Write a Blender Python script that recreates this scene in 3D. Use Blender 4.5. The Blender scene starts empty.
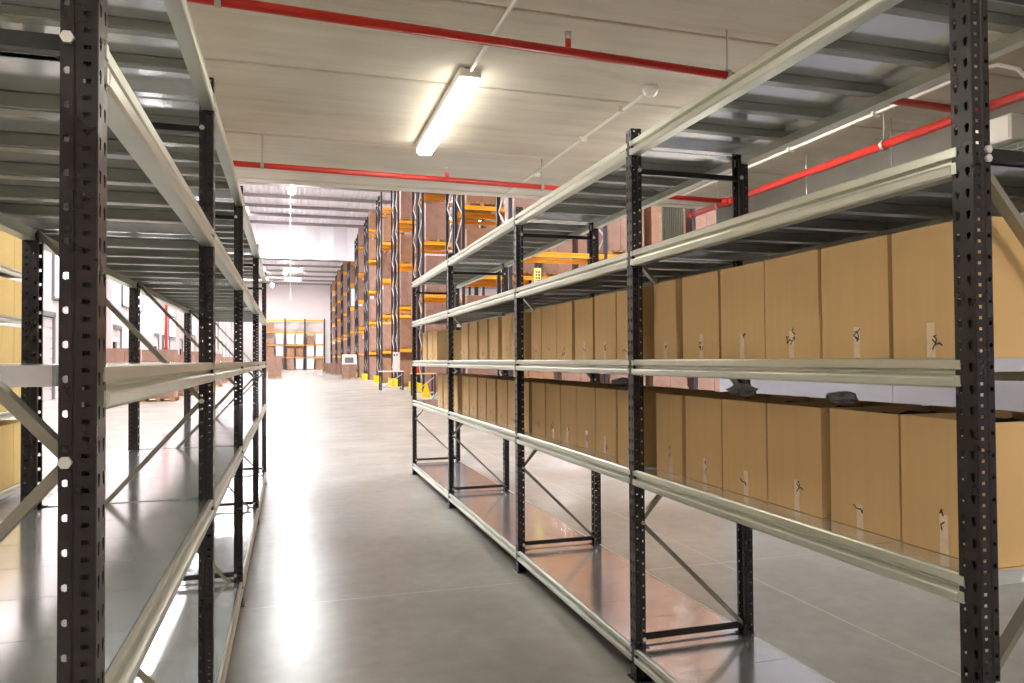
import bpy, math, random
from mathutils import Vector, Matrix
random.seed(7)
C = bpy.context.scene.collection
PI = math.pi

# ------------------------------------------------------------------ helpers
class MB:
    """collects faces and links them as one mesh object"""
    def __init__(s): s.v = []; s.f = []; s.m = []
    def face(s, pts, mi=0):
        n = len(s.v); s.v += [tuple(p) for p in pts]; s.f.append(list(range(n, n+len(pts)))); s.m.append(mi)
    def box(s, a, b, mi=0, bev=0.0):
        x0,y0,z0 = a; x1,y1,z1 = b
        if bev <= 0:
            n = len(s.v)
            s.v += [(x0,y0,z0),(x1,y0,z0),(x1,y1,z0),(x0,y1,z0),(x0,y0,z1),(x1,y0,z1),(x1,y1,z1),(x0,y1,z1)]
            for q in ((0,3,2,1),(4,5,6,7),(0,1,5,4),(1,2,6,5),(2,3,7,6),(3,0,4,7)):
                s.f.append([n+i for i in q]); s.m.append(mi)
        else:
            c = bev
            ring = lambda z,i: [(x0+i,y0+c+0*i,z),(x0+c,y0+i,z),(x1-c,y0+i,z),(x1-i,y0+c,z),(x1-i,y1-c,z),(x1-c,y1-i,z),(x0+c,y1-i,z),(x0+i,y1-c,z)]
            full = lambda z: [(x0,y0+c,z),(x0+c,y0,z),(x1-c,y0,z),(x1,y0+c,z),(x1,y1-c,z),(x1-c,y1,z),(x0+c,y1,z),(x0,y1-c,z)]
            ins = lambda z: [(min(max(p[0],x0+c),x1-c),min(max(p[1],y0+c),y1-c),z) for p in full(z)]
            rs = [ins(z0), full(z0+c), full(z1-c), ins(z1)]
            n = len(s.v)
            for r in rs: s.v += r
            for k in range(3):
                for i in range(8):
                    j = (i+1) % 8
                    s.f.append([n+8*k+i, n+8*k+j, n+8*k+8+j, n+8*k+8+i]); s.m.append(mi)
            s.f.append([n+i for i in (7,5,3,1)]); s.m.append(mi)
            s.f.append([n+24+i for i in (1,3,5,7)]); s.m.append(mi)
    def extrude(s, poly, origin, ex, ey, axis, mi=0):
        """closed 2D polygon placed with axes ex, ey, swept along the vector axis"""
        o = Vector(origin); ex = Vector(ex); ey = Vector(ey); ax = Vector(axis); n = len(s.v); k = len(poly)
        for t in (0, 1):
            for (a, b) in poly: s.v.append(tuple(o + ex*a + ey*b + ax*t))
        for i in range(k):
            j = (i+1) % k
            s.f.append([n+i, n+j, n+k+j, n+k+i]); s.m.append(mi)
        s.f.append([n+i for i in reversed(range(k))]); s.m.append(mi)
        s.f.append([n+k+i for i in range(k)]); s.m.append(mi)
    def bar(s, p, q, w, h, up=(0,0,1), mi=0, channel=0.0):
        p = Vector(p); q = Vector(q); d = q-p; u = Vector(up)
        e1 = d.cross(u)
        if e1.length < 1e-6: e1 = d.cross(Vector((1,0,0)))
        e1.normalize(); e2 = e1.cross(d).normalized()
        if channel > 0:
            t = channel
            poly = [(-w/2,-h/2),(w/2,-h/2),(w/2,h/2),(w/2-t,h/2),(w/2-t,-h/2+t),(-w/2+t,-h/2+t),(-w/2+t,h/2),(-w/2,h/2)]
        else:
            poly = [(-w/2,-h/2),(w/2,-h/2),(w/2,h/2),(-w/2,h/2)]
        s.extrude(poly, p, e1, e2, d, mi)
    def tube(s, pts, r, seg=10, mi=0, cap=True):
        pts = [Vector(p) for p in pts]; n0 = len(s.v)
        for i, p in enumerate(pts):
            d = (pts[min(i+1,len(pts)-1)] - pts[max(i-1,0)]).normalized()
            a = d.cross(Vector((0,0,1)))
            if a.length < 1e-3: a = d.cross(Vector((0,1,0)))
            a.normalize(); b = a.cross(d)
            rr = r[i] if isinstance(r, (list,tuple)) else r
            for k in range(seg):
                t = 2*PI*k/seg; s.v.append(tuple(p + a*math.cos(t)*rr + b*math.sin(t)*rr))
        for i in range(len(pts)-1):
            for k in range(seg):
                j = (k+1) % seg
                s.f.append([n0+i*seg+k, n0+i*seg+j, n0+(i+1)*seg+j, n0+(i+1)*seg+k]); s.m.append(mi)
        if cap:
            s.f.append([n0+k for k in reversed(range(seg))]); s.m.append(mi)
            e = n0+(len(pts)-1)*seg
            s.f.append([e+k for k in range(seg)]); s.m.append(mi)
    def mesh(s, name, mats, smooth=False):
        me = bpy.data.meshes.new(name); me.from_pydata(s.v, [], s.f)
        mats = mats if isinstance(mats, (list,tuple)) else [mats]
        for m in mats: me.materials.append(m)
        me.polygons.foreach_set('material_index', s.m)
        if smooth: me.polygons.foreach_set('use_smooth', [True]*len(s.f))
        me.update(); return me
    def build(s, name, mats, parent=None, loc=(0,0,0), rz=0, smooth=False):
        return put(name, s.mesh(name, mats, smooth), parent, loc, rz)

def put(name, me, parent=None, loc=(0,0,0), rz=0):
    o = bpy.data.objects.new(name, me); C.objects.link(o)
    o.location = loc; o.rotation_euler = (0,0,rz)
    if parent is not None: o.parent = parent
    return o
def tag(o, label=None, cat=None, group=None, kind=None):
    if label: o['label'] = label
    if cat: o['category'] = cat
    if group: o['group'] = group
    if kind: o['kind'] = kind
    return o
def empty(name, loc=(0,0,0), rz=0):
    o = bpy.data.objects.new(name, None); C.objects.link(o); o.location = loc; o.rotation_euler = (0,0,rz)
    o.empty_display_size = .1
    return o
def copy_tree(o, loc=None, rz=None):
    c = o.copy(); C.objects.link(c)
    if loc is not None: c.location = loc
    if rz is not None: c.rotation_euler = (0,0,rz)
    for ch in list(o.children):
        d = ch.copy(); C.objects.link(d); d.parent = c
        for g in list(ch.children):
            e = g.copy(); C.objects.link(e); e.parent = d
    return c
def struct(o): o['kind'] = 'structure'; return o
def ordinal(i): return ['first','second','third','fourth','fifth','sixth','seventh','eighth','ninth','tenth','eleventh','twelfth'][i]

# ------------------------------------------------------------------ materials
def lin(c):
    c /= 255.0
    return c/12.92 if c <= .04045 else ((c+.055)/1.055)**2.4
def rgb(r, g, b): return (lin(r), lin(g), lin(b), 1)
def mat(name, col, rough=.5, metal=0.0, spec=.5, coat=0.0, noise=None, bump=None, rnoise=None, emit=None, trans=0.0):
    """noise=(scale, amount, stretch xyz) varies the colour, rnoise=(scale, amount) the gloss, bump=(scale, strength, stretch)"""
    m = bpy.data.materials.new(name); m.use_nodes = True
    nt = m.node_tree; b = nt.nodes['Principled BSDF']; N = nt.nodes.new; L = nt.links.new
    b.inputs['Base Color'].default_value = col; b.inputs['Roughness'].default_value = rough
    b.inputs['Metallic'].default_value = metal; b.inputs['Specular IOR Level'].default_value = spec
    b.inputs['Coat Weight'].default_value = coat; b.inputs['Transmission Weight'].default_value = trans
    tc = N('ShaderNodeTexCoord')
    def ntex(scale, stretch=(1,1,1), detail=6, rough_=.6):
        mp = N('ShaderNodeMapping'); mp.inputs['Scale'].default_value = stretch
        L(tc.outputs['Object'], mp.inputs['Vector'])
        t = N('ShaderNodeTexNoise'); t.inputs['Scale'].default_value = scale; t.inputs['Detail'].default_value = detail
        t.inputs['Roughness'].default_value = rough_
        L(mp.outputs['Vector'], t.inputs['Vector']); return t
    if noise:
        sc, amt = noise[0], noise[1]; st = noise[2] if len(noise) > 2 else (1,1,1)
        t = ntex(sc, st); r = N('ShaderNodeValToRGB')
        r.color_ramp.elements[0].position = .3; r.color_ramp.elements[1].position = .7
        r.color_ramp.elements[0].color = tuple(c*(1-amt) for c in col[:3])+(1,)
        r.color_ramp.elements[1].color = tuple(min(1, c*(1+amt)) for c in col[:3])+(1,)
        L(t.outputs['Fac'], r.inputs['Fac']); L(r.outputs['Color'], b.inputs['Base Color'])
    if rnoise:
        t = ntex(rnoise[0], rnoise[2] if len(rnoise) > 2 else (1,1,1)); mr = N('ShaderNodeMapRange')
        mr.inputs['From Min'].default_value = .3; mr.inputs['From Max'].default_value = .7
        mr.inputs['To Min'].default_value = max(.02, rough-rnoise[1]); mr.inputs['To Max'].default_value = min(1, rough+rnoise[1])
        L(t.outputs['Fac'], mr.inputs['Value']); L(mr.outputs['Result'], b.inputs['Roughness'])
    if bump:
        t = ntex(bump[0], bump[2] if len(bump) > 2 else (1,1,1)); bn = N('ShaderNodeBump')
        bn.inputs['Strength'].default_value = bump[1]; bn.inputs['Distance'].default_value = .01
        L(t.outputs['Fac'], bn.inputs['Height']); L(bn.outputs['Normal'], b.inputs['Normal'])
    if emit:
        b.inputs['Emission Color'].default_value = emit[0]; b.inputs['Emission Strength'].default_value = emit[1]
    return m

M = {}
M['post'] = mat('black_brown_steel_paint', rgb(34,28,28), .32, 0, .5, noise=(14,.25), rnoise=(9,.1))
M['black'] = mat('black_steel', rgb(30,28,28), .35, .2)
M['beam'] = mat('pale_galvanised_beam', rgb(206,208,194), .34, .68, .5, noise=(6,.10,(1,.3,3)), rnoise=(5,.08,(1,.2,4)))
M['deck'] = mat('galvanised_shelf_sheet', rgb(230,233,235), .15, .80, noise=(7,.08), rnoise=(3.5,.04), bump=(1.6,.02,(2,1,1)))
M['channel'] = mat('dark_steel_channel', rgb(146,146,136), .3, .6)
M['brace'] = mat('galvanised_brace', rgb(150,145,132), .38, .7, noise=(10,.12))
M['bolt'] = mat('zinc_bolt', rgb(205,203,195), .4, .35)
M['card'] = mat('cardboard', rgb(204,170,120), .78, 0, .25, noise=(3.0,.05,(.3,6,.3)), bump=(60,.03,(.2,8,.2)))
M['card_light'] = mat('light_cardboard', rgb(214,186,122), .75, 0, .25, noise=(2,.06))
M['dark_goods'] = mat('dark_folded_fabric', rgb(34,28,24), .9, 0, .2, noise=(20,.4))
M['tape'] = mat('clear_packing_tape', rgb(226,206,176), .18, 0, .6, coat=.4, noise=(40,.12))
M['ink'] = mat('black_marker_ink', rgb(38,34,36), .6)
M['red'] = mat('red_pipe_paint', rgb(188,34,20), .32, 0, .5, noise=(3,.08))
M['white'] = mat('white_plastic', rgb(225,222,214), .4)
M['galvrod'] = mat('zinc_rod', rgb(180,178,170), .4, .6)
M['orange'] = mat('orange_rack_beam', rgb(238,165,38), .45, 0, .4, noise=(1.5,.08))
M['upright'] = mat('dark_blue_steel', rgb(44,42,52), .5, .1)
M['zig'] = mat('bright_zinc_brace', rgb(214,214,216), .4, .5)
M['yellow'] = mat('yellow_guard_paint', rgb(246,214,28), .45)
M['wood'] = mat('pallet_wood', rgb(172,132,88), .8, 0, .2, noise=(8,.2,(1,6,6)))
M['load'] = mat('brown_shrink_wrapped_cartons', rgb(152,119,104), .4, 0, .4, coat=.25, noise=(2.5,.16), bump=(7,.2))
M['load2'] = mat('tan_cartons', rgb(150,112,86), .5, 0, .4, coat=.2, noise=(2.5,.18), bump=(7,.2))
M['load_white'] = mat('white_film_wrap', rgb(226,220,224), .25, 0, .5, coat=.5, noise=(4,.08), bump=(5,.6,(1,1,.4)))
M['wallwhite'] = mat('pale_wall_panel', rgb(200,190,189), .7, 0, .3, noise=(.4,.03))
M['wallgrey'] = mat('grey_sandwich_panel', rgb(168,168,182), .5, 0, .4, noise=(.6,.04))
M['wallconc'] = mat('dark_concrete_upstand', rgb(128,124,118), .85, 0, .2, noise=(1.5,.1))
M['sheet'] = mat('white_membrane', rgb(232,230,236), .5, 0, .4, bump=(1.2,.5))
M['roof'] = mat('pale_roof_sheet', rgb(214,208,214), .5, .1, noise=(.5,.04))
M['purlin'] = mat('grey_purlin', rgb(150,140,140), .55, .1)
M['grey'] = mat('grey_metal', rgb(120,122,128), .45, .4)
M['redplastic'] = mat('red_plastic', rgb(205,40,50), .4)
M['greenwire'] = mat('green_grey_wire', rgb(148,168,156), .4, .4)
M['cable'] = mat('grey_green_cable', rgb(104,120,112), .5)
M['bag'] = mat('crumpled_clear_plastic', rgb(226,226,230), .2, 0, .6, coat=.5, bump=(25,.5))
M['signyellow'] = mat('pale_yellow_sign', rgb(240,226,130), .5)
M['glass_lit'] = mat('daylit_window_pane', rgb(240,240,245), .3, emit=((1,.99,.98,1), 3.5))
M['skylight_fill'] = mat('skylight_and_fill_pane', rgb(240,240,245), .3, emit=((.97,.985,1,1), 58.0))  # also on the side roof panels added to light the hall
M['tube'] = mat('lit_fluorescent_diffuser', rgb(255,250,235), .4, emit=((1,.955,.87,1), 18.0))
M['tube_bright'] = mat('lit_boosted_fluorescent_diffuser', rgb(255,250,235), .4, emit=((1,.955,.87,1), 62.0))  # stronger than the visible diffuser, to brighten the near area
M['bulb'] = mat('lit_lamp_bulb', rgb(255,255,255), .4, emit=((1,.98,.97,1), 130.0))

# polished concrete floor
def floor_mat():
    m = mat('polished_concrete', rgb(168,160,152), .3, 0, .5)
    nt = m.node_tree; b = nt.nodes['Principled BSDF']; N = nt.nodes.new; L = nt.links.new
    tc = N('ShaderNodeTexCoord')
    n1 = N('ShaderNodeTexNoise'); n1.inputs['Scale'].default_value = .9; n1.inputs['Detail'].default_value = 5; n1.inputs['Roughness'].default_value = .5
    n2 = N('ShaderNodeTexNoise'); n2.inputs['Scale'].default_value = 9; n2.inputs['Detail'].default_value = 5
    for n in (n1, n2): L(tc.outputs['Object'], n.inputs['Vector'])
    ad = N('ShaderNodeMix'); ad.data_type = 'FLOAT'; ad.inputs[0].default_value = .28
    L(n1.outputs['Fac'], ad.inputs[2]); L(n2.outputs['Fac'], ad.inputs[3])
    cr = N('ShaderNodeValToRGB'); e = cr.color_ramp.elements
    e[0].position = .12; e[0].color = rgb(134,131,124); e[1].position = .88; e[1].color = rgb(196,194,187)
    L(ad.outputs[0], cr.inputs['Fac'])
    # saw cut joints, one every 2.9 m across and 6 m along
    sx = N('ShaderNodeSeparateXYZ'); L(tc.outputs['Object'], sx.inputs[0])
    fac = None
    for ax, per, off in (('X', 5.8, 2.92), ('Y', 6.0, 10.6)):
        a = N('ShaderNodeMath'); a.operation = 'SUBTRACT'; a.inputs[1].default_value = off; L(sx.outputs[ax], a.inputs[0])
        w = N('ShaderNodeMath'); w.operation = 'PINGPONG'; w.inputs[1].default_value = per/2; L(a.outputs[0], w.inputs[0])
        c = N('ShaderNodeMath'); c.operation = 'LESS_THAN'; c.inputs[1].default_value = .006; L(w.outputs[0], c.inputs[0])
        if fac is None: fac = c
        else:
            mx = N('ShaderNodeMath'); mx.operation = 'MAXIMUM'; L(fac.outputs[0], mx.inputs[0]); L(c.outputs[0], mx.inputs[1]); fac = mx
    mix = N('ShaderNodeMix'); mix.data_type = 'RGBA'; L(fac.outputs[0], mix.inputs[0]); L(cr.outputs['Color'], mix.inputs[6])
    mix.inputs[7].default_value = rgb(196,184,168); L(mix.outputs[2], b.inputs['Base Color'])
    mr = N('ShaderNodeMapRange'); mr.inputs['From Min'].default_value = .15; mr.inputs['From Max'].default_value = .85
    mr.inputs['To Min'].default_value = .20; mr.inputs['To Max'].default_value = .265
    n3 = N('ShaderNodeTexNoise'); n3.inputs['Scale'].default_value = 1.7; n3.inputs['Detail'].default_value = 2; L(tc.outputs['Object'], n3.inputs['Vector'])
    L(n3.outputs['Fac'], mr.inputs['Value']); L(mr.outputs['Result'], b.inputs['Roughness'])
    bn = N('ShaderNodeBump'); bn.inputs['Strength'].default_value = .02; bn.inputs['Distance'].default_value = .02
    L(n2.outputs['Fac'], bn.inputs['Height']); L(bn.outputs['Normal'], b.inputs['Normal'])
    return m
M['floor'] = floor_mat()

def ceiling_mat():
    m = mat('board_marked_concrete', rgb(196,186,170), .9, 0, .2)
    nt = m.node_tree; b = nt.nodes['Principled BSDF']; N = nt.nodes.new; L = nt.links.new
    tc = N('ShaderNodeTexCoord'); mp = N('ShaderNodeMapping'); mp.inputs['Scale'].default_value = (.35, 5, 1)
    L(tc.outputs['Object'], mp.inputs['Vector'])
    n1 = N('ShaderNodeTexNoise'); n1.inputs['Scale'].default_value = 1.6; n1.inputs['Detail'].default_value = 9; n1.inputs['Roughness'].default_value = .7
    L(mp.outputs['Vector'], n1.inputs['Vector'])
    n2 = N('ShaderNodeTexNoise'); n2.inputs['Scale'].default_value = 1.1; n2.inputs['Detail'].default_value = 6; L(tc.outputs['Object'], n2.inputs['Vector'])
    ad = N('ShaderNodeMix'); ad.data_type = 'FLOAT'; ad.inputs[0].default_value = .45
    L(n1.outputs['Fac'], ad.inputs[2]); L(n2.outputs['Fac'], ad.inputs[3])
    cr = N('ShaderNodeValToRGB'); e = cr.color_ramp.elements
    e[0].position = .3; e[0].color = rgb(186,176,158); e[1].position = .62; e[1].color = rgb(224,217,204)
    x = e.new(.46); x.color = rgb(211,202,186)
    L(ad.outputs[0], cr.inputs['Fac']); L(cr.outputs['Color'], b.inputs['Base Color'])
    bn = N('ShaderNodeBump'); bn.inputs['Strength'].default_value = .25; bn.inputs['Distance'].default_value = .01
    L(n1.outputs['Fac'], bn.inputs['Height']); L(bn.outputs['Normal'], b.inputs['Normal'])
    return m
M['ceil'] = ceiling_mat()

# ------------------------------------------------------------------ camera
F, YAW, PIT, ROL, CY, CH = 736.1074, .2927, .0193, .0064, 345.3935, 1.4492
a = Vector((math.cos(YAW), -math.sin(YAW), 0)); d = Vector((math.sin(YAW), math.cos(YAW), 0)); z = Vector((0,0,1))
fw = d*math.cos(PIT) + z*math.sin(PIT); up = z*math.cos(PIT) - d*math.sin(PIT)
rt = a*math.cos(ROL) - up*math.sin(ROL); u2 = a*math.sin(ROL) + up*math.cos(ROL)
cd = bpy.data.cameras.new('camera'); cam = bpy.data.objects.new('camera', cd); C.objects.link(cam)
cam.matrix_world = Matrix(((rt.x,u2.x,-fw.x,0),(rt.y,u2.y,-fw.y,0),(rt.z,u2.z,-fw.z,CH),(0,0,0,1)))
cd.sensor_width = 36; cd.sensor_fit = 'HORIZONTAL'; cd.lens = F*36/1024; cd.shift_y = (CY-341.5)/1024
cd.clip_start = .05; cd.clip_end = 400
bpy.context.scene.camera = cam

# ------------------------------------------------------------------ setting
H = 3.15                       # underside of the concrete deck over the near area
EDGE = 7.22                    # where that deck ends and the high hall begins
HX0, HX1, HY0, HY1, HZ = -9.0, 46.0, -5.0, 126.0, 14.0
b = MB(); b.box((HX0-.3,HY0-.3,-.2),(HX1+.3,HY1+.3,0)); struct(b.build('floor', M['floor']))
b = MB()
seams = [HY0,-3.9,-2.7,-1.5,-.3,.9,2.1,3.385,4.424,5.79,EDGE]
for y0, y1 in zip(seams[:-1], seams[1:]):
    b.box((HX0,y0+.009,H),(4.6,y1-.009,H+.3), bev=.006)
struct(b.build('ceiling', M['ceil']))
b = MB(); b.box((HX0,HY0,H+.3),(4.8,EDGE,H+.42)); b.box((HX0,EDGE-.02,H-.008),(4.6,EDGE+.12,H+1.1)); struct(b.build('trim_1', M['ceil']))
b = MB(); b.box((4.6,HY0,0),(4.8,EDGE,2.42)); struct(b.build('wall_right', M['wallgrey']))
b = MB(); b.box((4.58,HY0,2.42),(4.8,EDGE,H+.3)); struct(b.build('trim_2', M['wallconc']))
b = MB(); b.box((4.8,EDGE-.2,0),(HX1,EDGE,HZ)); b.box((HX0,EDGE-.2,H+.42),(4.8,EDGE-.02,HZ)); struct(b.build('wall_front', M['wallwhite']))
b = MB(); b.box((HX0-.3,HY0-.3,0),(4.8,HY0,H+.3)); struct(b.build('wall_rear', M['wallwhite']))
b = MB(); b.box((HX0-.3,HY0-.3,0),(HX0,HY1,HZ))
for y in range(12, 126, 6): b.box((HX0,y-.2,0),(HX0+.25,y+.2,HZ-.3))
struct(b.build('wall_left', M['wallwhite']))
b = MB(); b.box((HX0-.3,HY1,0),(HX1+.3,HY1+.3,HZ)); b.box((HX0,HY1-.06,6.6),(HX1,HY1,6.75)); struct(b.build('wall_back', M['wallwhite']))
b = MB(); b.box((HX1,EDGE-.2,0),(HX1+.3,HY1,HZ)); struct(b.build('wall_far_right', M['wallwhite']))
# corrugated hall roof
b = MB()
xs = []; x = HX0
while x < HX1:
    xs += [(x,0),(x+.16,0),(x+.22,.09),(x+.34,.09),(x+.40,0)]; x += .40
for (xa,za),(xb,zb) in zip(xs[:-1], xs[1:]):
    if xb-xa < 1e-6: continue
    b.face([(xa,EDGE,HZ+za),(xb,EDGE,HZ+zb),(xb,HY1,HZ+zb),(xa,HY1,HZ+za)])
b.box((HX0,EDGE,HZ+.12),(HX1,HY1,HZ+.3))
roof = struct(b.build('ceiling', M['roof']))
for i, y in enumerate([14,22,30,38,46,50,54,58,61.8,65.4,69.2,76,82,88,94,100,106,112,118,123]):
    q = MB(); q.extrude([(-.11,0),(.11,0),(.11,-.03),(.03,-.03),(.03,-.22),(.10,-.22),(.10,-.25),(-.10,-.25),(-.10,-.22),(-.03,-.22),(-.03,-.03),(-.11,-.03)],
                        (HX0,y,HZ), (0,1,0), (0,0,1), (HX1-HX0,0,0))
    q.build('purlin', M['purlin'], roof)
# skylights over the aisle line; the side rows are added to light the hall
for i, y in enumerate([11,20,30,41,51.5,64,78,92,106,118]):
    for x in ((.4,) if y in (41,51.5,106,118) else ()) + (-5.2, 14.5, 25, 36):
        hw = 1.9 if x != .4 else 1.15
        q = MB(); q.box((x-hw,y-1.2,HZ-.05),(x+hw,y+1.2,HZ-.005)); s = struct(q.build('window_%d' % (20+i), M['skylight_fill']))
        f = MB(); f.box((x-hw-.1,y-1.3,HZ-.09),(x-hw,y+1.3,HZ)); f.box((x+hw,y-1.3,HZ-.09),(x+hw+.1,y+1.3,HZ))
        f.box((x-hw,y-1.3,HZ-.09),(x+hw,y-1.2,HZ)); f.box((x-hw,y+1.2,HZ-.09),(x+hw,y+1.3,HZ)); f.build('window_frame', M['white'], s)
# left wall windows and loading doors
for i, (y0, y1, z0, z1) in enumerate([(33,36.4,4.0,6.4),(45.5,51,4.6,6.6),(62,65,3.4,5.0),(76,80,4,6)]):
    q = MB(); q.box((HX0+.01,y0,z0),(HX0+.05,y1,z1)); s = struct(q.build('window_%d' % (i+1), M['glass_lit']))
    f = MB()
    for yy in (y0, (y0+y1)/2, y1): f.box((HX0,yy-.05,z0-.05),(HX0+.1,yy+.05,z1+.05))
    for zz in (z0, z1): f.box((HX0,y0,zz-.05),(HX0+.1,y1,zz+.05))
    f.build('window_frame', M['grey'], s)
for i, y in enumerate([31.5, 43.5, 55.5, 60.5, 67.5, 85]):
    q = MB(); n = 8
    for k in range(n): q.box((HX0+.01,y-1.35,.4*k+.01),(HX0+.06,y+1.35,.4*k+.39))
    s = struct(q.build('door_%d' % (i+2), M['wallwhite']))
    f = MB()
    for yy in (y-1.42, y+1.42): f.box((HX0,yy-.07,0),(HX0+.14,yy+.07,3.4))
    f.box((HX0,y-1.5,3.22),(HX0+.14,y+1.5,3.42)); f.build('door_frame', M['grey'], s)
    g = MB(); g.box((HX0+.06,y-1.25,1.9),(HX0+.34,y-.8,2.5)); g.tube([(HX0+.25,y-1.0,1.9),(HX0+.3,y-.9,1.4),(HX0+.3,y-.7,1.2)], .05); g.build('door_motor', M['black'], s)
q = MB(); q.tube([(HX0+.4,58.3,0),(HX0+.4,58.3,9)], .09); tag(q.build('riser_pipe', M['red']), 'red vertical riser pipe on the white left wall of the hall', 'pipe')
# steel door in the near right wall
q = MB(); q.box((4.56,3.20,0),(4.60,4.72,2.1), bev=.004)
for y in (3.2, 3.96, 4.72): q.box((4.555,y-.012,0),(4.562,y+.012,2.1))
dr = struct(q.build('door_1', M['wallgrey']))
q = MB(); q.box((4.535,3.98,1.10),(4.56,4.03,1.30), bev=.004); q.tube([(4.55,4.0,1.24),(4.50,4.0,1.24),(4.49,4.02,1.24),(4.49,4.17,1.24)], .012); q.build('door_handle', M['black'], dr)

# ------------------------------------------------------------------ long span shelving
XR, XL, XT = 1.488, -.272, -2.80
YR = [1.3476, 3.0892, 4.8744, 7.1472, 9.372]
YL = [1.2632, 2.9637, 4.7184, 7.0134, 9.2282]
LEV = [.1431, .9457, 1.4457, 1.9419, 2.4463]
HB, D, PW = .0696, .612, .055

def hole_strip(b, p0, p1, height, pitch, hole, mi=0):
    """vertical strip of sheet between two plan points, one 8-sided hole per pitch"""
    p0 = Vector(p0); p1 = Vector(p1); e = (p1-p0); w = e.length; e = e/w
    n = int(round(height/pitch)); hw, hh = w/2, pitch/2
    ring = [(hw,0),(hw,hh),(0,hh),(-hw,hh),(-hw,0),(-hw,-hh),(0,-hh),(hw,-hh)]
    c0 = p0 + e*hw
    for k in range(n):
        z0 = pitch*(k+.5)
        P = lambda q: (c0.x+e.x*q[0], c0.y+e.y*q[0], z0+q[1])
        base = len(b.v)
        b.v += [P(q) for q in ring] + [P(q) for q in hole]
        for i in range(8):
            j = (i+1) % 8
            b.f.append([base+i, base+j, base+8+j, base+8+i]); b.m.append(mi)
KEY = [(.0062,.003),(.005,.0085),(0,.0105),(-.005,.0085),(-.0062,.003),(-.0032,-.0095),(0,-.0115),(.0032,-.0095)]
SQ = [(.0055,0),(.0055,.0036),(0,.0036),(-.0055,.0036),(-.0055,0),(-.0055,-.0036),(0,-.0036),(.0055,-.0036)]
RD = [(.0058*math.cos(i*PI/4), .0058*math.sin(i*PI/4)) for i in range(8)]
def make_post():
    b = MB(); h = 2.5; w = PW/2
    hole_strip(b, (0,-w), (0,0), h, .05, KEY); hole_strip(b, (0,0), (0,w), h, .05, KEY)
    for s in (-1, 1):
        pts = [(0,s*w),(.027,s*w),(.030,s*(w+.003)),(.047,s*(w+.003)),(.047,s*(w-.010))]
        if s > 0: seq = [(pts[0],pts[1],.025,SQ),(pts[2],pts[3],.05,RD)]
        else: seq = [(pts[1],pts[0],.025,SQ),(pts[3],pts[2],.05,RD)]
        for (p, q, pit, ho) in seq: hole_strip(b, p, q, h, pit, ho)
        for (p, q) in ((pts[1],pts[2]),(pts[3],pts[4])):
            f = [(p[0],p[1],0),(q[0],q[1],0),(q[0],q[1],h),(p[0],p[1],h)]
            b.face(f if s > 0 else f[::-1])
    return b.mesh('upright', M['post'])
POST = make_post()
fb = MB(); fb.box((-.012,-.045,0),(.085,.045,.006)); fb.box((.001,-PW/2+.002,.006),(.056,PW/2-.002,.05))
for s in (-1,1): fb.tube([(.07,s*.038,.006),(.07,s*.038,.018)], .008, 6)
FOOT = fb.mesh('foot', M['black'])
BEAMPOLY = [(-.004,0),(0,-.004),(0,-.024),(-.013,-.031),(-.013,-.036),(.005,-.043),(.007,-.047),(.005,-.064),(0,-HB),(-.040,-HB),(-.040,-.034),(-.014,-.034),(-.014,0)]
def make_beam(L):
    b = MB(); b.extrude(BEAMPOLY, (0,-L/2,0), (1,0,0), (0,0,1), (0,L,0))
    for s in (-1,1):     # end plate hooked over the post face
        y0, y1 = sorted((s*(L/2-.002), s*(L/2+.013)))
        b.box((-.001,y0,-HB+.004),(.004,y1,-.040)); b.box((-.001,y0,-.026),(.003,y1,-.004))
    return b.mesh('beam', M['beam'])
def make_deck(L, pitch=.29):
    """row of folded sheet panels lying between the two beams of a bay; local x from the front beam to the back"""
    b = MB(); t = .0014; x0, x1 = .016, D-.016; hz = .032
    y0, y1 = PW/2+.007, L-PW/2-.007
    n = max(1, int(round((y1-y0)/pitch))); w = (y1-y0)/n
    def panel(a, c, xa, xb):
        a += .0014; c -= .0014; r = .02
        b.extrude([(a+r,-hz),(a,-hz),(a,0),(c,0),(c,-hz),(c-r,-hz),(c-r,-hz+t),(c-t,-hz+t),(c-t,-t),(a+t,-t),(a+t,-hz+t),(a+r,-hz+t)],
                  (xa,0,0), (0,1,0), (0,0,1), (xb-xa,0,0))
        for xx in (xa+.0005, xb-.0005-t): b.box((xx,a+t,-hz),(xx+t,c-t,-t))
    for k in range(n): panel(y0+k*w, y0+(k+1)*w, x0, x1)
    for k in range(1, n):                    # dark channel carrying each panel joint, beam to beam
        y = y0+k*w; c = .019
        b.extrude([(-c,-.035),(c,-.035),(c,-.003),(-c,-.003)], (x0+.002,y,0), (0,1,0), (0,0,1), (D-.036,0,0), 1)
    panel(.013, y0, .068, D-.068); panel(y1, L-.013, .068, D-.068)
    return b.mesh('shelf_deck', [M['deck'], M['channel']])
def hexbolt(b, p, nx, mi):
    b.tube([p, (p[0], p[1]-.008*nx, p[2])], .0095, 6, mi)

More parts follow.
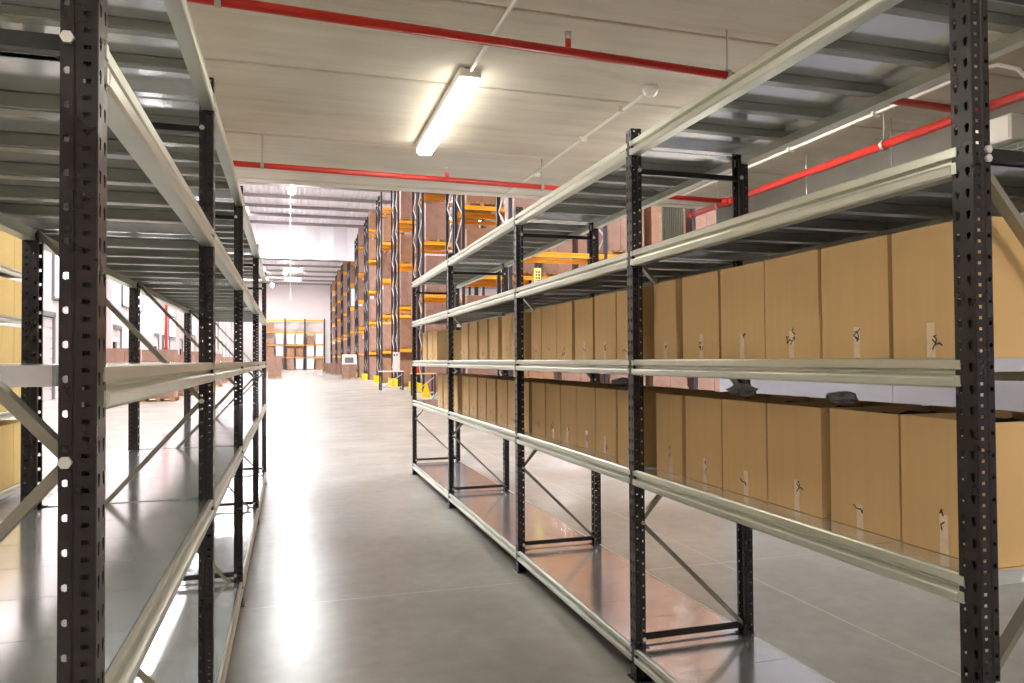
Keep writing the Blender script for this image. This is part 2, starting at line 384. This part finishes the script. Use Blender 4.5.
def shelving(name, label, X0, Ys, side, bays=None, levels=(0,1,2,3,4), extra=()):
    """side +1: front faces -X (rack to the right of the aisle); -1: mirrored"""
    root = empty(name, (X0, Ys[0], 0)); tag(root, label, 'shelving rack', 'long span shelving racks')
    O = Vector((X0, Ys[0], 0)); L_ = lambda x, y, zz: Vector((x,y,zz)) - O
    nb = len(Ys)-1; meshes = {}
    for k, Y in enumerate(Ys):
        yc = Y-PW/2
        for (x, rz) in ((X0, 0 if side > 0 else PI), (X0+side*D, PI if side > 0 else 0)):
            p = put('upright', POST, root, L_(x,yc,0), rz)
            m = p.modifiers.new('sheet', 'SOLIDIFY'); m.thickness = .0022; m.offset = 0
            put('foot', FOOT, p)
        xf, xb = X0+side*.038, X0+side*(D-.038)
        zz = [.185,.708,1.305,1.902,2.40] if side > 0 else [.10,.702,1.305,1.908,2.31]
        for i in range(3):
            fr = (i % 2 == 0)
            a_, c_ = (xb, xf) if (fr == (side > 0)) else (xf, xb)
            b = MB(); b.bar((a_,yc,zz[i]),(c_,yc,zz[i+1]), .016, .028, up=(0,1,0), channel=.002)
            for (x, q) in (((a_,zz[i]),) if i == 0 else ()) + ((c_,zz[i+1]),): hexbolt(b, (x,yc-PW/2-.002,q), 1, 1)
            for i_ in range(len(b.v)): b.v[i_] = tuple(Vector(b.v[i_])-O)
            b.build('diagonal_brace', [M['brace'], M['bolt']], root)
        for q in [.185, 2.31] + list(extra if k == 0 else []):
            b = MB(); b.bar((xf,yc,q),(xb,yc,q), .020, .024, channel=.002)
            for x in (xf, xb): hexbolt(b, (x,yc-PW/2-.002,q), 1, 1)
            for i_ in range(len(b.v)): b.v[i_] = tuple(Vector(b.v[i_])-O)
            b.build('horizontal_brace', [M['black'], M['bolt']], root)
    for k in range(nb):
        if bays and k not in bays: continue
        L = Ys[k+1]-Ys[k]
        bm = make_beam(L-PW); dk = make_deck(L)
        yc = (Ys[k]+Ys[k+1])/2-PW/2
        for li in levels:
            for (x, rz) in ((X0, PI if side > 0 else 0), (X0+side*D, 0 if side > 0 else PI)):
                put('beam', bm, root, L_(x,yc,LEV[li]), rz)
            o = put('shelf_deck', dk, root, L_(X0 if side > 0 else X0-D, Ys[k]-PW/2, LEV[li]-.0005))
    return root
shelving('shelving_rack', 'black and grey steel shelving rack carrying two rows of cardboard boxes', XR, YR, 1, extra=(1.922,))
shelving('shelving_rack', 'black and grey steel shelving rack with all its shelves empty', XL, YL, -1, extra=(1.922,))
YT = [4.95, 7.25, 9.75]
shelving('shelving_rack', 'steel shelving rack filled with pale yellow cartons seen behind the empty rack', XT, YT, -1)

# ------------------------------------------------------------------ cardboard boxes on the right rack
BW, BD, BH = .276, .40, .345
def box_meshes(w, mi_card='card'):
    b = MB(); t = .005
    b.box((0,0,0),(t,w,BH)); b.box((BD-t,0,0),(BD,w,BH)); b.box((t,0,0),(BD-t,t,BH)); b.box((t,w-t,0),(BD-t,w,BH)); b.box((t,t,0),(BD-t,w-t,t))
    body = b.mesh('carton_walls', M['card'])
    c = MB(); n = 8                          # dark goods inside, just below the open top
    hz = lambda i, j: BH-.012-.02*random.random()
    g = [[(t+.002+(BD-2*t-.004)*i/n, t+.002+(w-2*t-.004)*j/4, hz(i,j)) for j in range(5)] for i in range(n+1)]
    for i in range(n):
        for j in range(4): c.face([g[i][j], g[i+1][j], g[i+1][j+1], g[i][j+1]])
    c.box((t+.002,t+.002,t+.002),(BD-t-.002,w-t-.002,BH-.07))
    return body, c.mesh('dark_contents', M['dark_goods'])
def scribble_mesh(seed):
    """a short hand-drawn marker squiggle as thin flat strokes; local y across, z up"""
    r = random.Random(seed); b = MB()
    for s in range(r.choice((2,3,3))):
        y, zz = r.uniform(-.014,.014), r.uniform(.0,.05); pts = [(0,y,zz)]
        for k in range(r.choice((3,4,5))):
            y += r.uniform(-.016,.016); zz += r.uniform(-.014,.014); pts.append((0,y,zz))
        for p, q in zip(pts[:-1], pts[1:]):
            if (Vector(p)-Vector(q)).length > 1e-4: b.bar(p, q, .0032, .0006, up=(1,0,0))
    return b.mesh('marker_scribble', M['ink'])
SCR = [scribble_mesh(i) for i in range(9)]
tp = {}
def tape_mesh(hh):
    hh = round(hh, 2)
    if hh not in tp:
        b = MB(); b.box((-.0006,-.013,0),(0,.013,hh)); tp[hh] = b.mesh('packing_tape', M['tape'])
    return tp[hh]
cache = {}
def carton(y0, w, zl, label, group, x=1.597, tape=True):
    w = round(w, 2)
    if w not in cache: cache[w] = box_meshes(w)
    body, cont = cache[w]
    r = empty('cardboard_box', (x+random.uniform(-.004,.004), y0, zl+.0005), random.uniform(-.008,.008)); tag(r, label, 'box', group)
    put('carton_walls', body, r); put('dark_contents', cont, r)
    if tape:
        hh = random.choice((.05,.07,.09,.10)); yc = w/2 + random.uniform(-.02,.02)
        put('packing_tape', tape_mesh(hh), r, (-.0002,yc,.002))
        o = put('marker_scribble', random.choice(SCR), r, (-.0012, yc+random.uniform(-.01,.01), random.uniform(.01,.06)))
    return r
UP = [[1.375,1.66,1.941,2.220,2.512,2.84],[3.166,3.452,3.762,4.07,4.345,4.62],[5.03,5.30,5.70,6.02,6.38,6.73],[8.24,8.55,8.93]]
LO = [[1.352,1.635,1.938,2.216,2.505,2.806],[3.17,3.462,3.733,4.003,4.275,4.55],[4.90,5.13,5.43,5.76,6.09,6.40,6.72],[7.19,7.62,7.97]]
bayname = ['nearest bay','second bay','third bay','farthest bay']
for nm, rows, li in (('upper', UP, 2), ('lower', LO, 1)):
    for k, row in enumerate(rows):
        for i, y in enumerate(row):
            nxt = row[i+1] if i+1 < len(row) else 99
            w = min(.274, nxt-y-.010)
            for yf in YR[1:]:
                if y < yf-.04: w = min(w, yf-.052-y)
            carton(y, w, LEV[li], '%s cardboard box from the near post, %s box row, %s of the right rack' % (ordinal(i), nm, bayname[k]), 'cardboard boxes in the %s row' % nm)
# pale cartons filling the rack behind the empty one
def pale_carton(w, hh, dd):
    b = MB(); b.box((-dd,0,0),(0,w,hh), bev=.003); b.box((-.0,w/2-.024,hh*.5),(.0008,w/2+.024,hh))
    return b.mesh('pale_carton', M['card_light'])
PCM = {}
for bi, k in enumerate((0,1)):
    L = YT[k+1]-YT[k]
    n = 4; w = (L-.1)/n
    for li in range(5):
        hh = [.66,.39,.39,.39,.36][li]
        key = (round(w,3), hh)
        if key not in PCM: PCM[key] = pale_carton(w-.008, hh, .5)
        for i in range(n):
            o = put('pale_carton', PCM[key], None, (XT-.03, YT[k]+.03+i*w, LEV[li]+.0005))
            tag(o, 'pale yellow carton on %s shelf, %s in %s bay, rack behind the empty one' % (ordinal(li), ordinal(i), ('near','far')[bi]), 'carton', 'pale cartons on the rack behind')
# crumpled clear bags
def bag(loc, sc, label, seed):
    r = random.Random(seed); b = MB(); n, m = 14, 9
    P = []
    for i in range(m+1):
        th = PI*i/m
        P.append([(sc[0]*math.sin(th)*math.cos(2*PI*j/n)*(1+r.uniform(-.35,.35)), sc[1]*math.sin(th)*math.sin(2*PI*j/n)*(1+r.uniform(-.35,.35)), max(-sc[2],sc[2]*(math.cos(th)+r.uniform(-.3,.3)))) for j in range(n)])
    for i in range(m):
        for j in range(n): b.face([P[i][j],P[i+1][j],P[i+1][(j+1)%n],P[i][(j+1)%n]])
    tag(b.build('plastic_bag', M['bag'], None, (loc[0],loc[1],loc[2]+sc[2])), label, 'plastic bag', 'clear plastic bags')
bag((1.80,2.66,1.2915),(.05,.06,.024),'crumpled clear plastic bag lying on a lower row box, fifth in nearest bay', 3)
bag((1.82,3.86,1.2915),(.05,.06,.024),'crumpled clear plastic bag lying on a lower row box in the second bay', 4)
bag((1.80,2.08,1.2915),(.04,.06,.02),'crumpled clear plastic bag lying on the third lower row box of nearest bay', 5)
bag((1.80,7.35,1.4465),(.11,.12,.075),'bulky white plastic bag on the upper box shelf beside the fourth post', 6)

# ------------------------------------------------------------------ pipes, lamps and fittings under the concrete deck
PZ, PX = 2.915, 3.93
def pipe_thing(name, pts, r, label, m='red', seg=14, cat='pipe', group=None):
    b = MB(); b.tube(pts, r, seg); return tag(b.build(name, M[m], None, smooth=False), label, cat, group)
def hanger(x, y, zp, r, label):
    t = empty('pipe_hanger', (x,y,H)); tag(t, label, 'pipe hanger', 'threaded rod pipe hangers')
    b = MB(); b.tube([(0,0,0),(0,0,zp-H+r)], .005, 6); b.build('rod', M['galvrod'], t)
    return t
def ring(t, axis, zp, r):
    b = MB(); n = 16; R = r+.004; hw = .012
    for k in range(n):
        a0, a1 = 2*PI*k/n, 2*PI*(k+1)/n
        q = []
        for (rr) in (R, R+.004):
            for aa in (a0, a1):
                q.append((rr*math.cos(aa), rr*math.sin(aa)))
        for s in (-1,1): pass
        f = lambda c, w: (c[0], w, zp-H+c[1]) if axis == 'Y' else (w, c[0], zp-H+c[1])
        b.face([f(q[2],-hw),f(q[3],-hw),f(q[3],hw),f(q[2],hw)]); b.face([f(q[0],hw),f(q[1],hw),f(q[1],-hw),f(q[0],-hw)])
        b.face([f(q[0],-hw),f(q[1],-hw),f(q[3],-hw),f(q[2],-hw)]); b.face([f(q[2],hw),f(q[3],hw),f(q[1],hw),f(q[0],hw)])
    b.build('clamp', M['galvrod'], t)
P1, P2 = 3.235, 5.875
p1y = lambda x: 3.19+.052*x
p2y = lambda x: 5.80+.045*x
main = empty('sprinkler_pipe', (PX,0,PZ)); tag(main, 'thick red sprinkler main running along the right wall', 'pipe', 'red sprinkler pipes')
b = MB(); b.tube([(0,-4.8,0),(0,6.6,0)], .029, 16); b.build('pipe_run', M['red'], main, smooth=True)
for y in (p1y(PX), p2y(PX)):
    b = MB(); b.tube([(0,y-.07,0),(0,y+.07,0)], .036, 16); b.tube([(-.09,y,0),(0,y,0)], .03, 12); b.build('tee_fitting', M['red'], main, smooth=True)
b = MB(); b.tube([(0,6.6,0),(0,6.66,0)], .036, 16); b.build('end_cap', M['red'], main)
for y, lab in ((P1,'red sprinkler branch pipe crossing the ceiling in front of the fluorescent light'), (P2,'red sprinkler branch pipe crossing below the far edge of the concrete ceiling')):
    py = p1y if y == P1 else p2y
    t = empty('sprinkler_pipe', (0,0,PZ)); tag(t, lab, 'pipe', 'red sprinkler pipes')
    b = MB(); b.tube([(-8.8,py(-8.8),0),(PX-.09,py(PX),0)], .022, 14); b.build('pipe_run', M['red'], t, smooth=True)
    for x in ((-5.,-2.6,1.27,3.35) if y == P1 else (-4.8,-2.2,1.22,3.25)):
        b = MB(); q = py(x); b.tube([(x,q,.018),(x,q,.06)], .014, 10, 0); b.tube([(x-.011,q,.058),(x-.014,q,.08),(x,q,.092)], .003, 6, 1); b.tube([(x+.011,q,.058),(x+.014,q,.08),(x,q,.092)], .003, 6, 1)
        b.tube([(x,q,.090),(x,q,.094)], .018, 10, 1); b.build('sprinkler_head', [M['red'], M['galvrod']], t)
for (x, y, ax, r, lab) in ((2.17,P1,'X',.022,'rod hanger on the front red pipe above the right rack'),(-.28,P1,'X',.022,'rod hanger on the front red pipe above the left rack'),
        (-.20,P2,'X',.022,'rod hanger on the rear red pipe over the left rack'),(2.05,P2,'X',.022,'rod hanger on the rear red pipe above the right rack'),
        (PX,4.10,'Y',.029,'rod hanger with ring clamp on the red main, nearest the camera'),(PX,6.15,'Y',.029,'rod hanger on the red main near its far end'),(PX,2.0,'Y',.029,'rod hanger on the red main beyond the near post')):
    if ax == 'X': y = p1y(x) if y == P1 else p2y(x)
    t = hanger(x, y, PZ, r, lab); ring(t, 'X' if ax == 'X' else 'Y', PZ, r)
# fluorescent light in view, then brighter unseen ones, most added as near fill
def fluorescent(x, y, label, lit='tube_bright'):
    t = empty('fluorescent_light', (x,y,H)); tag(t, label, 'ceiling light', 'fluorescent ceiling lights')
    b = MB(); b.box((-.065,-.785,-.055),(.065,.785,-.003), bev=.006); b.build('housing', M['white'], t)
    b = MB(); b.box((-.058,-.765,-.10),(.058,.765,-.055), bev=.015); b.build('diffuser', M[lit], t)
    return t
fluorescent(1.005, 4.92, lit='tube', label='lit fluorescent batten light on the concrete ceiling between the racks')
for i, (x, y) in enumerate(((1.005,-.6),(1.005,-3.6),(-2.0,-.6),(-3.6,3.2),(3.05,-2.2),(-2.0,3.4),(-5.6,-.6),(-5.6,5.0),(3.05,4.9))):  # all but the last are added out of view as fill
    fluorescent(x, y, ['added fluorescent fill light over the aisle behind the camera','added fluorescent fill light farthest behind the camera','added fluorescent fill light behind the left rack','added fluorescent fill light over the far left aisle','added fluorescent fill light in the rear right corner','added fluorescent fill light between the empty rack and the carton rack','added fluorescent fill light by the left wall behind the camera','added fluorescent fill light by the left wall ahead','lit fluorescent batten light over the far aisle beside the right wall'][i])
pipe_thing('conduit', [(1.005,.2,H-.022),(1.005,4.12,H-.022)], .011, 'white conduit running along the ceiling to the fluorescent light', 'white', 10, 'conduit')
b = MB(); b.tube([(2.10,7.05,H-.022),(2.155,4.20,H-.022)], .011, 10)
for y in (6.3, 5.2, 4.5): b.box((2.11,y-.008,H-.04),(2.17,y+.008,H-.001))
tag(b.build('conduit', M['white']), 'white conduit on the ceiling running to the round detector', 'conduit')
sd = empty('smoke_detector', (2.16,4.13,H)); tag(sd, 'round white smoke detector at the end of a ceiling conduit', 'smoke detector')
b = MB(); b.tube([(0,0,-.001),(0,0,-.02)], .052, 20); b.build('base', M['white'], sd)
b = MB(); b.tube([(0,0,-.02),(0,0,-.035),(0,0,-.055),(0,0,-.06)], [.045,.045,.032,.02], 20); b.build('sensor_head', M['white'], sd)
b = MB(); b.tube([(3.86,6.9,H-.022),(3.86,3.33,H-.022),(3.88,3.2,H-.03),(3.93,3.12,H-.08),(4.0,3.08,H-.18),(4.05,3.06,H-.40)], .012, 10)
for y in (6,5,4.1): b.box((3.83,y-.008,H-.042),(3.89,y+.008,H-.001))
tag(b.build('conduit', M['white']), 'white conduit along the ceiling beyond the right rack, bending down at its near end', 'conduit')
b = MB(); b.tube([(1.9,2.1,H-.02),(4.5,2.42,H-.02)], .016, 10); tag(b.build('conduit', M['white']), 'pale conduit crossing the ceiling in the upper right above the right rack', 'conduit')
jb = empty('junction_box', (4.02,3.32,2.70)); tag(jb, 'cream junction box standing on the wire cable tray', 'junction box')
b = MB(); b.box((-.06,-.13,.0),(.06,.13,.15), bev=.006); b.build('casing', M['white'], jb)
b = MB(); b.box((-.064,-.115,.012),(-.058,.115,.138)); b.build('lid', M['white'], jb)
# wire mesh cable tray along the wall
tz, tx0, tx1, ty0, ty1 = 2.62, 4.02, 4.32, -1.5, 7.42
ct = empty('cable_tray', (4.17,0,tz)); tag(ct, 'wire mesh cable tray along the right wall below the red main', 'cable tray')
b = MB()
for x in [tx0+.05*i for i in range(7)]: b.tube([(x-4.17,ty0,0),(x-4.17,ty1,0),(x-4.17,ty1+.06,.05),(x-4.17,ty1+.08,.50)], .0028, 5)
for zz in (.03,.06):
    for x in (tx0, tx1): b.tube([(x-4.17,ty0,zz),(x-4.17,ty1,zz)], .0028, 5)
y = ty0
while y < ty1:
    b.tube([(tx0-4.17,y,.06),(tx0-4.17,y,0),(tx1-4.17,y,0),(tx1-4.17,y,.06)], .0028, 5); y += .1
for zz in (.15,.25,.35,.45): b.tube([(tx0-4.17,ty1+.08,zz),(tx1-4.17,ty1+.08,zz)], .0028, 5)
b.build('wire_mesh', M['greenwire'], ct)
for i in range(12):
    b = MB(); x = -.13+.0235*i
    b.tube([(x+random.uniform(-.01,.01), ty0+k*.97, .012+random.uniform(0,.006)) for k in range(10)]+[(x,ty1+.03,.04),(x+.005,ty1+.05,.2),(x,ty1+.05,.62)], .011, 6); b.build('cable', M['cable'], ct)
for i, y in enumerate((4.2, 5.1, 2.6)):
    b = MB(); b.tube([(4.09,y,H+.01),(4.09,y,tz-.003)], .0045, 6); tag(b.build('hanger_rod', M['galvrod']), ['second rod holding the wire cable tray from the near post','rod holding the wire cable tray, farthest from the camera','rod holding the wire cable tray, nearest the camera'][i], 'rod', 'cable tray rods')

# ------------------------------------------------------------------ pallet racking in the high hall
XE, BAY, RD_ = 5.62, 2.75, 1.15
LVL = [0.0, 2.05, 4.35, 6.7, 9.05, 11.35]
TOPZ = 12.3
def carton_stack(seed, w, dd, hh, m):
    r = random.Random(seed); b = MB()
    nx, ny, nz = r.choice((2,3)), r.choice((2,3)), max(2, int(round(hh/r.choice((.32,.4)))))
    for i in range(nx):
        for j in range(ny):
            for k in range(nz):
                o = lambda: r.uniform(0,.012)
                b.box((-w/2+w*i/nx+o(), -dd/2+dd*j/ny+o(), hh*k/nz+.002), (-w/2+w*(i+1)/nx-o(), -dd/2+dd*(j+1)/ny-o(), hh*(k+1)/nz))
    return b.mesh('carton_stack', m)
def pallet_mesh(w=1.16, dd=1.0):
    b = MB()
    for i in range(7): b.box((-w/2+i*(w-.1)/6,-dd/2,.122),(-w/2+i*(w-.1)/6+.1,dd/2,.144))
    for y in (-dd/2+.05,0,dd/2-.05):
        b.box((-w/2,y-.05,.1),(w/2,y+.05,.122)); b.box((-w/2,y-.05,0),(w/2,y+.05,.022))
        for x in (-w/2+.07,0,w/2-.07): b.box((x-.07,y-.05,.022),(x+.07,y+.05,.1))
    return b.mesh('pallet', M['wood'])
PAL = pallet_mesh()
STK = [carton_stack(20+i, 1.1, .96, hh, M[mm]) for i, (hh, mm) in enumerate(((1.75,'load'),(1.6,'load'),(1.45,'load2'),(1.8,'load'),(1.3,'load2'),(1.7,'load_white'),(1.0,'load')))]
def load(x, y, zz, si, label, group, rz=0):
    t = empty('pallet_load', (x,y,zz), rz); tag(t, label, 'pallet load', group)
    put('pallet', PAL, t); put('carton_stack', STK[si], t, (0,0,.146)); return t
def upright_mesh():
    b = MB(); b.extrude([(-.05,-.035),(.05,-.035),(.05,.035),(.03,.035),(.03,-.015),(-.03,-.015),(-.03,.035),(-.05,.035)], (0,0,0), (1,0,0), (0,1,0), (0,0,TOPZ))
    b.box((-.08,-.08,0),(.08,.08,.012)); return b.mesh('rack_upright', M['upright'])
UPM = upright_mesh()
zb = MB(); q = .35; s = 0
while q+.75 < TOPZ:
    zb.bar((0,.04 if s == 0 else RD_-.04,q),(0,RD_-.04 if s == 0 else .04,q+.75), .04, .03, up=(1,0,0)); q += .75; s = 1-s
for q in (.3, TOPZ-.4): zb.bar((0,.04,q),(0,RD_-.04,q), .05, .035)
ZIG = zb.mesh('zigzag_brace', M['zig'])
rb = MB(); rb.extrude([(-.025,-.07),(.025,-.07),(.025,.07),(-.025,.07),(-.025,.02),(-.015,.012),(-.015,-.012),(-.025,-.02)], (.05,0,0), (0,1,0), (0,0,1), (BAY-.10,0,0))
RBM = rb.mesh('rack_beam', M['orange'])
gb = MB(); gb.extrude([(-.06,-.10),(.06,-.10),(.06,.06),(.05,.06),(.05,-.09),(-.05,-.09),(-.05,.06),(-.06,.06)], (0,0,0), (0,1,0), (1,0,0), (0,0,.45)); GRD = gb.mesh('post_guard', M['yellow'])
ROWS = [(18.75,1,3),(24.3,2,3),(32.2,2,2),(39.9,2,1),(47.6,2,1),(56.2,2,1),(65,2,1),(74,2,1),(84,2,1),(95,2,1),(107,2,1)]
for ri, (Y0, subs, nb) in enumerate(ROWS):
    t = empty('pallet_rack', (XE,Y0,0))
    tag(t, 'tall orange and dark blue pallet rack, %s one back from the right shelving' % ordinal(ri), 'pallet rack', 'tall pallet racks in the hall')
    for sub in range(subs):
        ys = sub*(RD_+.35)
        for k in range(nb+1):
            for yy in (0, RD_): put('rack_upright', UPM, t, (k*BAY, ys+yy, 0), 0 if yy == 0 else PI)
            put('zigzag_brace', ZIG, t, (k*BAY, ys, 0))
        for k in range(nb):
            for zl in LVL[1:]:
                for yy in (-.01, RD_+.01): put('rack_beam', RBM, t, (k*BAY, ys+yy, zl-.07))
        for yy in (0, RD_): put('post_guard', GRD, t, (-.13 if yy == 0 else -.13, ys+yy, 0), 0)
        for k in range(nb if sub == 0 else 1):
            for li in range(6):
                for pi in range(2 if sub == 0 else 1):
                    rr = random.random()
                    if rr < .08 and li > 0: continue
                    si = random.choice((0,1,3,0,2,1,4)) if random.random() > .1 else 5
                    if li == 5: si = random.choice((1,2,4,6))
                    side = '' if subs == 1 else (', front half' if sub == 0 else ', back half')
                    load(XE+k*BAY+.70+pi*1.33, Y0+ys+RD_/2, LVL[li]+.001, si,
                         'wrapped carton load, %s level, %s from the aisle end, %s pallet rack back%s' % (ordinal(li), ordinal(k*2+pi), ordinal(ri), side), 'wrapped pallet loads on the tall racks')
# rack along the back wall
t = empty('pallet_rack', (-3.9,HY1-1.6,0)); tag(t, 'low orange pallet rack standing along the back wall of the hall', 'pallet rack')
for k in range(4):
    x = k*3.1
    for yy in (0,1.1):
        b = MB(); b.box((x-.1,yy-.05,0),(x+.1,yy+.05,8.3)); b.build('rack_upright', M['upright'], t)
for k in range(3):
    for zl in (2.05,4.05,6.1,8.1):
        for yy in (-.03,1.13):
            b = MB(); b.box((k*3.1+.1,yy-.03,zl-.14),(k*3.1+3.0,yy+.03,zl+.02)); b.build('rack_beam', M['orange'], t)
for k in range(3):
    for li, zl in enumerate((0,2.07,4.07,6.12)):
        for pi in range(2):
            if li == 3 and (k, pi) != (0, 0): continue
            load(-3.9+k*3.1+.85+pi*1.4, HY1-1.05, zl+.001, random.choice((2,5,6,4,0,5)), 'small far load on back wall rack, %s level, %s from its left end' % (ordinal(li), ordinal(k*2+pi)), 'loads on the back wall rack')
# goods standing on the hall floor
load(-1.25, 66, .001, 0, 'tall wrapped pallet load standing alone on the floor before the back wall rack', 'pallet loads on the hall floor')
for i, (x, y, si) in enumerate(((-4.6,29.8,0),(-5.9,29.9,3),(-4.55,34.4,1),(-4.5,39.5,3),(-4.4,46,0),(-4.2,53,1))):
    load(x, y, .001, si, 'pinkish wrapped pallet load on the floor beyond the empty rack, %s in its line' % ordinal(i), 'pallet loads on the hall floor')
for i, (x, y, si) in enumerate(((4.55,60.5,6),(4.6,78,6),(4.5,88,6),(4.6,99,6))):
    load(x, y, .001, si, 'low pallet load set at the foot of the tall racks, %s along the main aisle' % ordinal(i), 'low pallet loads at the rack ends')
# white framed table with a white board near the third rack
def table(name, label, x, y, w, dd, hh, top, leg):
    t = empty(name, (x,y,0)); tag(t, label, 'table')
    b = MB(); b.box((-w/2,-dd/2,hh-.05),(w/2,dd/2,hh), bev=.008); b.build('table_top', M[top], t)
    for sx in (-1,1):
        for sy in (-1,1):
            b = MB(); b.box((sx*(w/2-.05)-.03,sy*(dd/2-.05)-.03,0),(sx*(w/2-.05)+.03,sy*(dd/2-.05)+.03,hh-.05)); b.build('leg', M[leg], t)
    b = MB(); b.bar((-w/2+.06,-dd/2+.05,.15),(w/2-.06,-dd/2+.05,hh-.15), .03, .03, up=(0,1,0)); b.bar((-w/2+.06,0,.14),(w/2-.06,0,.14), .03, .05); b.build('brace', M['zig'], t)
    return t
table('work_table', 'white topped work table in front of the pallet rack ends', 4.72, 36.2, 1.15, .8, .94, 'white', 'upright')
wb = empty('notice_board', (4.98,36.2,.94)); tag(wb, 'white notice board standing upright on the white work table', 'board')
b = MB(); b.box((-.17,-.02,0),(.17,.02,.92), bev=.005); b.build('panel', M['white'], wb)
b = MB(); b.box((-.13,-.024,.72),(-.06,-.02,.80)); b.box((.0,-.024,.74),(.06,-.02,.82)); b.build('mark', M['ink'], wb)
cr = empty('white_crate', (4.55,60.5,1.148)); tag(cr, 'white crate with a grey front on a low pallet load at the rack foot', 'crate')
b = MB(); b.box((-.55,-.45,0),(.55,.45,.80), bev=.02); b.build('shell', M['white'], cr)
b = MB(); b.box((-.38,-.46,.12),(.30,-.45,.55)); b.build('front_panel', M['grey'], cr)
table('packing_table', 'cream packing table seen through the far end of the right rack', 5.15, 29.6, .95, .7, .93, 'card_light', 'upright')
b = MB(); b.box((-.12,-.15,0),(.12,.15,.26), bev=.01); b.box((-.13,-.16,.22),(.13,.16,.27), bev=.01); tag(b.build('red_crate', M['redplastic'], None, (4.82,29.6,.9305)), 'small red plastic crate on the cream packing table', 'crate')
b = MB(); b.extrude([(-.17,0),(.17,0),(.16,.06),(.04,.55),(-.04,.55),(-.16,.06)], (0,0,0), (1,0,0), (0,0,1), (0,.04,0)); b.bar((-.1,.2,0),(0,.04,.5),.04,.03)
tag(b.build('floor_sign', M['yellow'], None, (5.1,28.6,.0)), 'yellow folding floor sign in front of the packing table', 'floor sign')
# location signs on the nearest pallet rack
for i, (x, z0) in enumerate(((6.35,3.15),(11.4,1.55))):
    s_ = empty('location_sign', (x,18.66,z0)); tag(s_, ['pale yellow location sign with dark characters on the nearest pallet rack','white location plate low on the nearest pallet rack beside the right wall'][i], 'sign')
    b = MB(); b.box((-.10,-.015,0),(.10,0,.75 if i == 0 else .3)); b.build('plate', M['signyellow'] if i == 0 else M['white'], s_)
    if i == 0:
        b = MB()
        for k in range(3): b.box((-.06,-.018,.46+.08*k),(-.01,-.015,.50+.08*k)); b.box((.02,-.018,.45+.08*k),(.06,-.015,.51+.08*k))
        b.box((-.08,-.018,.41),(.08,-.015,.425)); b.build('printed_mark', M['ink'], s_)
# white membrane hanging from the roof across the hall
b = MB(); n = 90; P = []
for i in range(n+1):
    x = HX0+.05+(HX1-HX0-.1)*i/n
    yy = 69.9+.22*math.sin(i*1.7)+.12*math.sin(i*3.1+1)
    P.append((x, yy))
for (xa, ya), (xb, yb) in zip(P[:-1], P[1:]):
    b.face([(xa,ya,10.75),(xb,yb,10.75),(xb,yb*.3+69.9*.7,13.9),(xa,ya*.3+69.9*.7,13.9)])
    b.face([(xa,ya+.02,10.75),(xa,ya*.3+69.9*.7+.02,13.9),(xb,yb*.3+69.9*.7+.02,13.9),(xb,yb+.02,10.75)])
tag(b.build('smoke_curtain', M['sheet'], None, smooth=True), 'white membrane smoke curtain hanging from the hall roof', 'smoke curtain')
# pendant lamps and the thin drop cable
def lamp(x, y, zz, label):
    t = empty('pendant_lamp', (x,y,HZ)); tag(t, label, 'lamp', 'pendant lamps in the hall')
    b = MB(); b.tube([(0,0,-.02),(0,0,zz-HZ+.5)], .02, 6); b.build('drop_rod', M['white'], t)
    b = MB(); b.tube([(0,0,zz-HZ+.5),(0,0,zz-HZ+.3),(0,0,zz-HZ+.22)], [.10,.12,.3], 14); b.build('reflector', M['white'], t)
    b = MB(); b.tube([(0,0,zz-HZ+.22),(0,0,zz-HZ+.1),(0,0,zz-HZ-.12),(0,0,zz-HZ-.25)], [.2,.26,.22,.06], 12); b.build('bulb', M['bulb'], t)
lamp(.05, 66.5, 12.1, 'lit pendant lamp hanging before the white smoke curtain')
lamp(.1, 52.5, 13.1, 'lit pendant lamp nearest the camera under the hall roof')
lamp(-.6, 100, 12.9, 'lit pendant lamp beyond the white smoke curtain')
lamp(-2.6, 117, 12.9, 'lit pendant lamp nearest the back wall')
b = MB(); b.tube([(.02,56,HZ),(.02,56,6.2)], .03, 8); b.tube([(.02,56,6.2),(.02,56,5.9)], .07, 8); tag(b.build('hanging_cable', M['white']), 'thin white cable hanging down from the hall roof', 'cable')

# ------------------------------------------------------------------ world and colour management
w = bpy.data.worlds.new('world'); bpy.context.scene.world = w; w.use_nodes = True
w.node_tree.nodes['Background'].inputs[0].default_value = (.8,.85,.9,1); w.node_tree.nodes['Background'].inputs[1].default_value = .1
sc = bpy.context.scene
sc.view_settings.view_transform = 'Standard'; sc.view_settings.look = 'None'; sc.view_settings.gamma = 1; sc.view_settings.exposure = 0.08
sc.view_settings.use_curve_mapping = False
sc.cycles.use_denoising = True
sc.cycles.max_bounces = 14; sc.cycles.diffuse_bounces = 8; sc.cycles.glossy_bounces = 8
sc.cycles.sample_clamp_indirect = 12
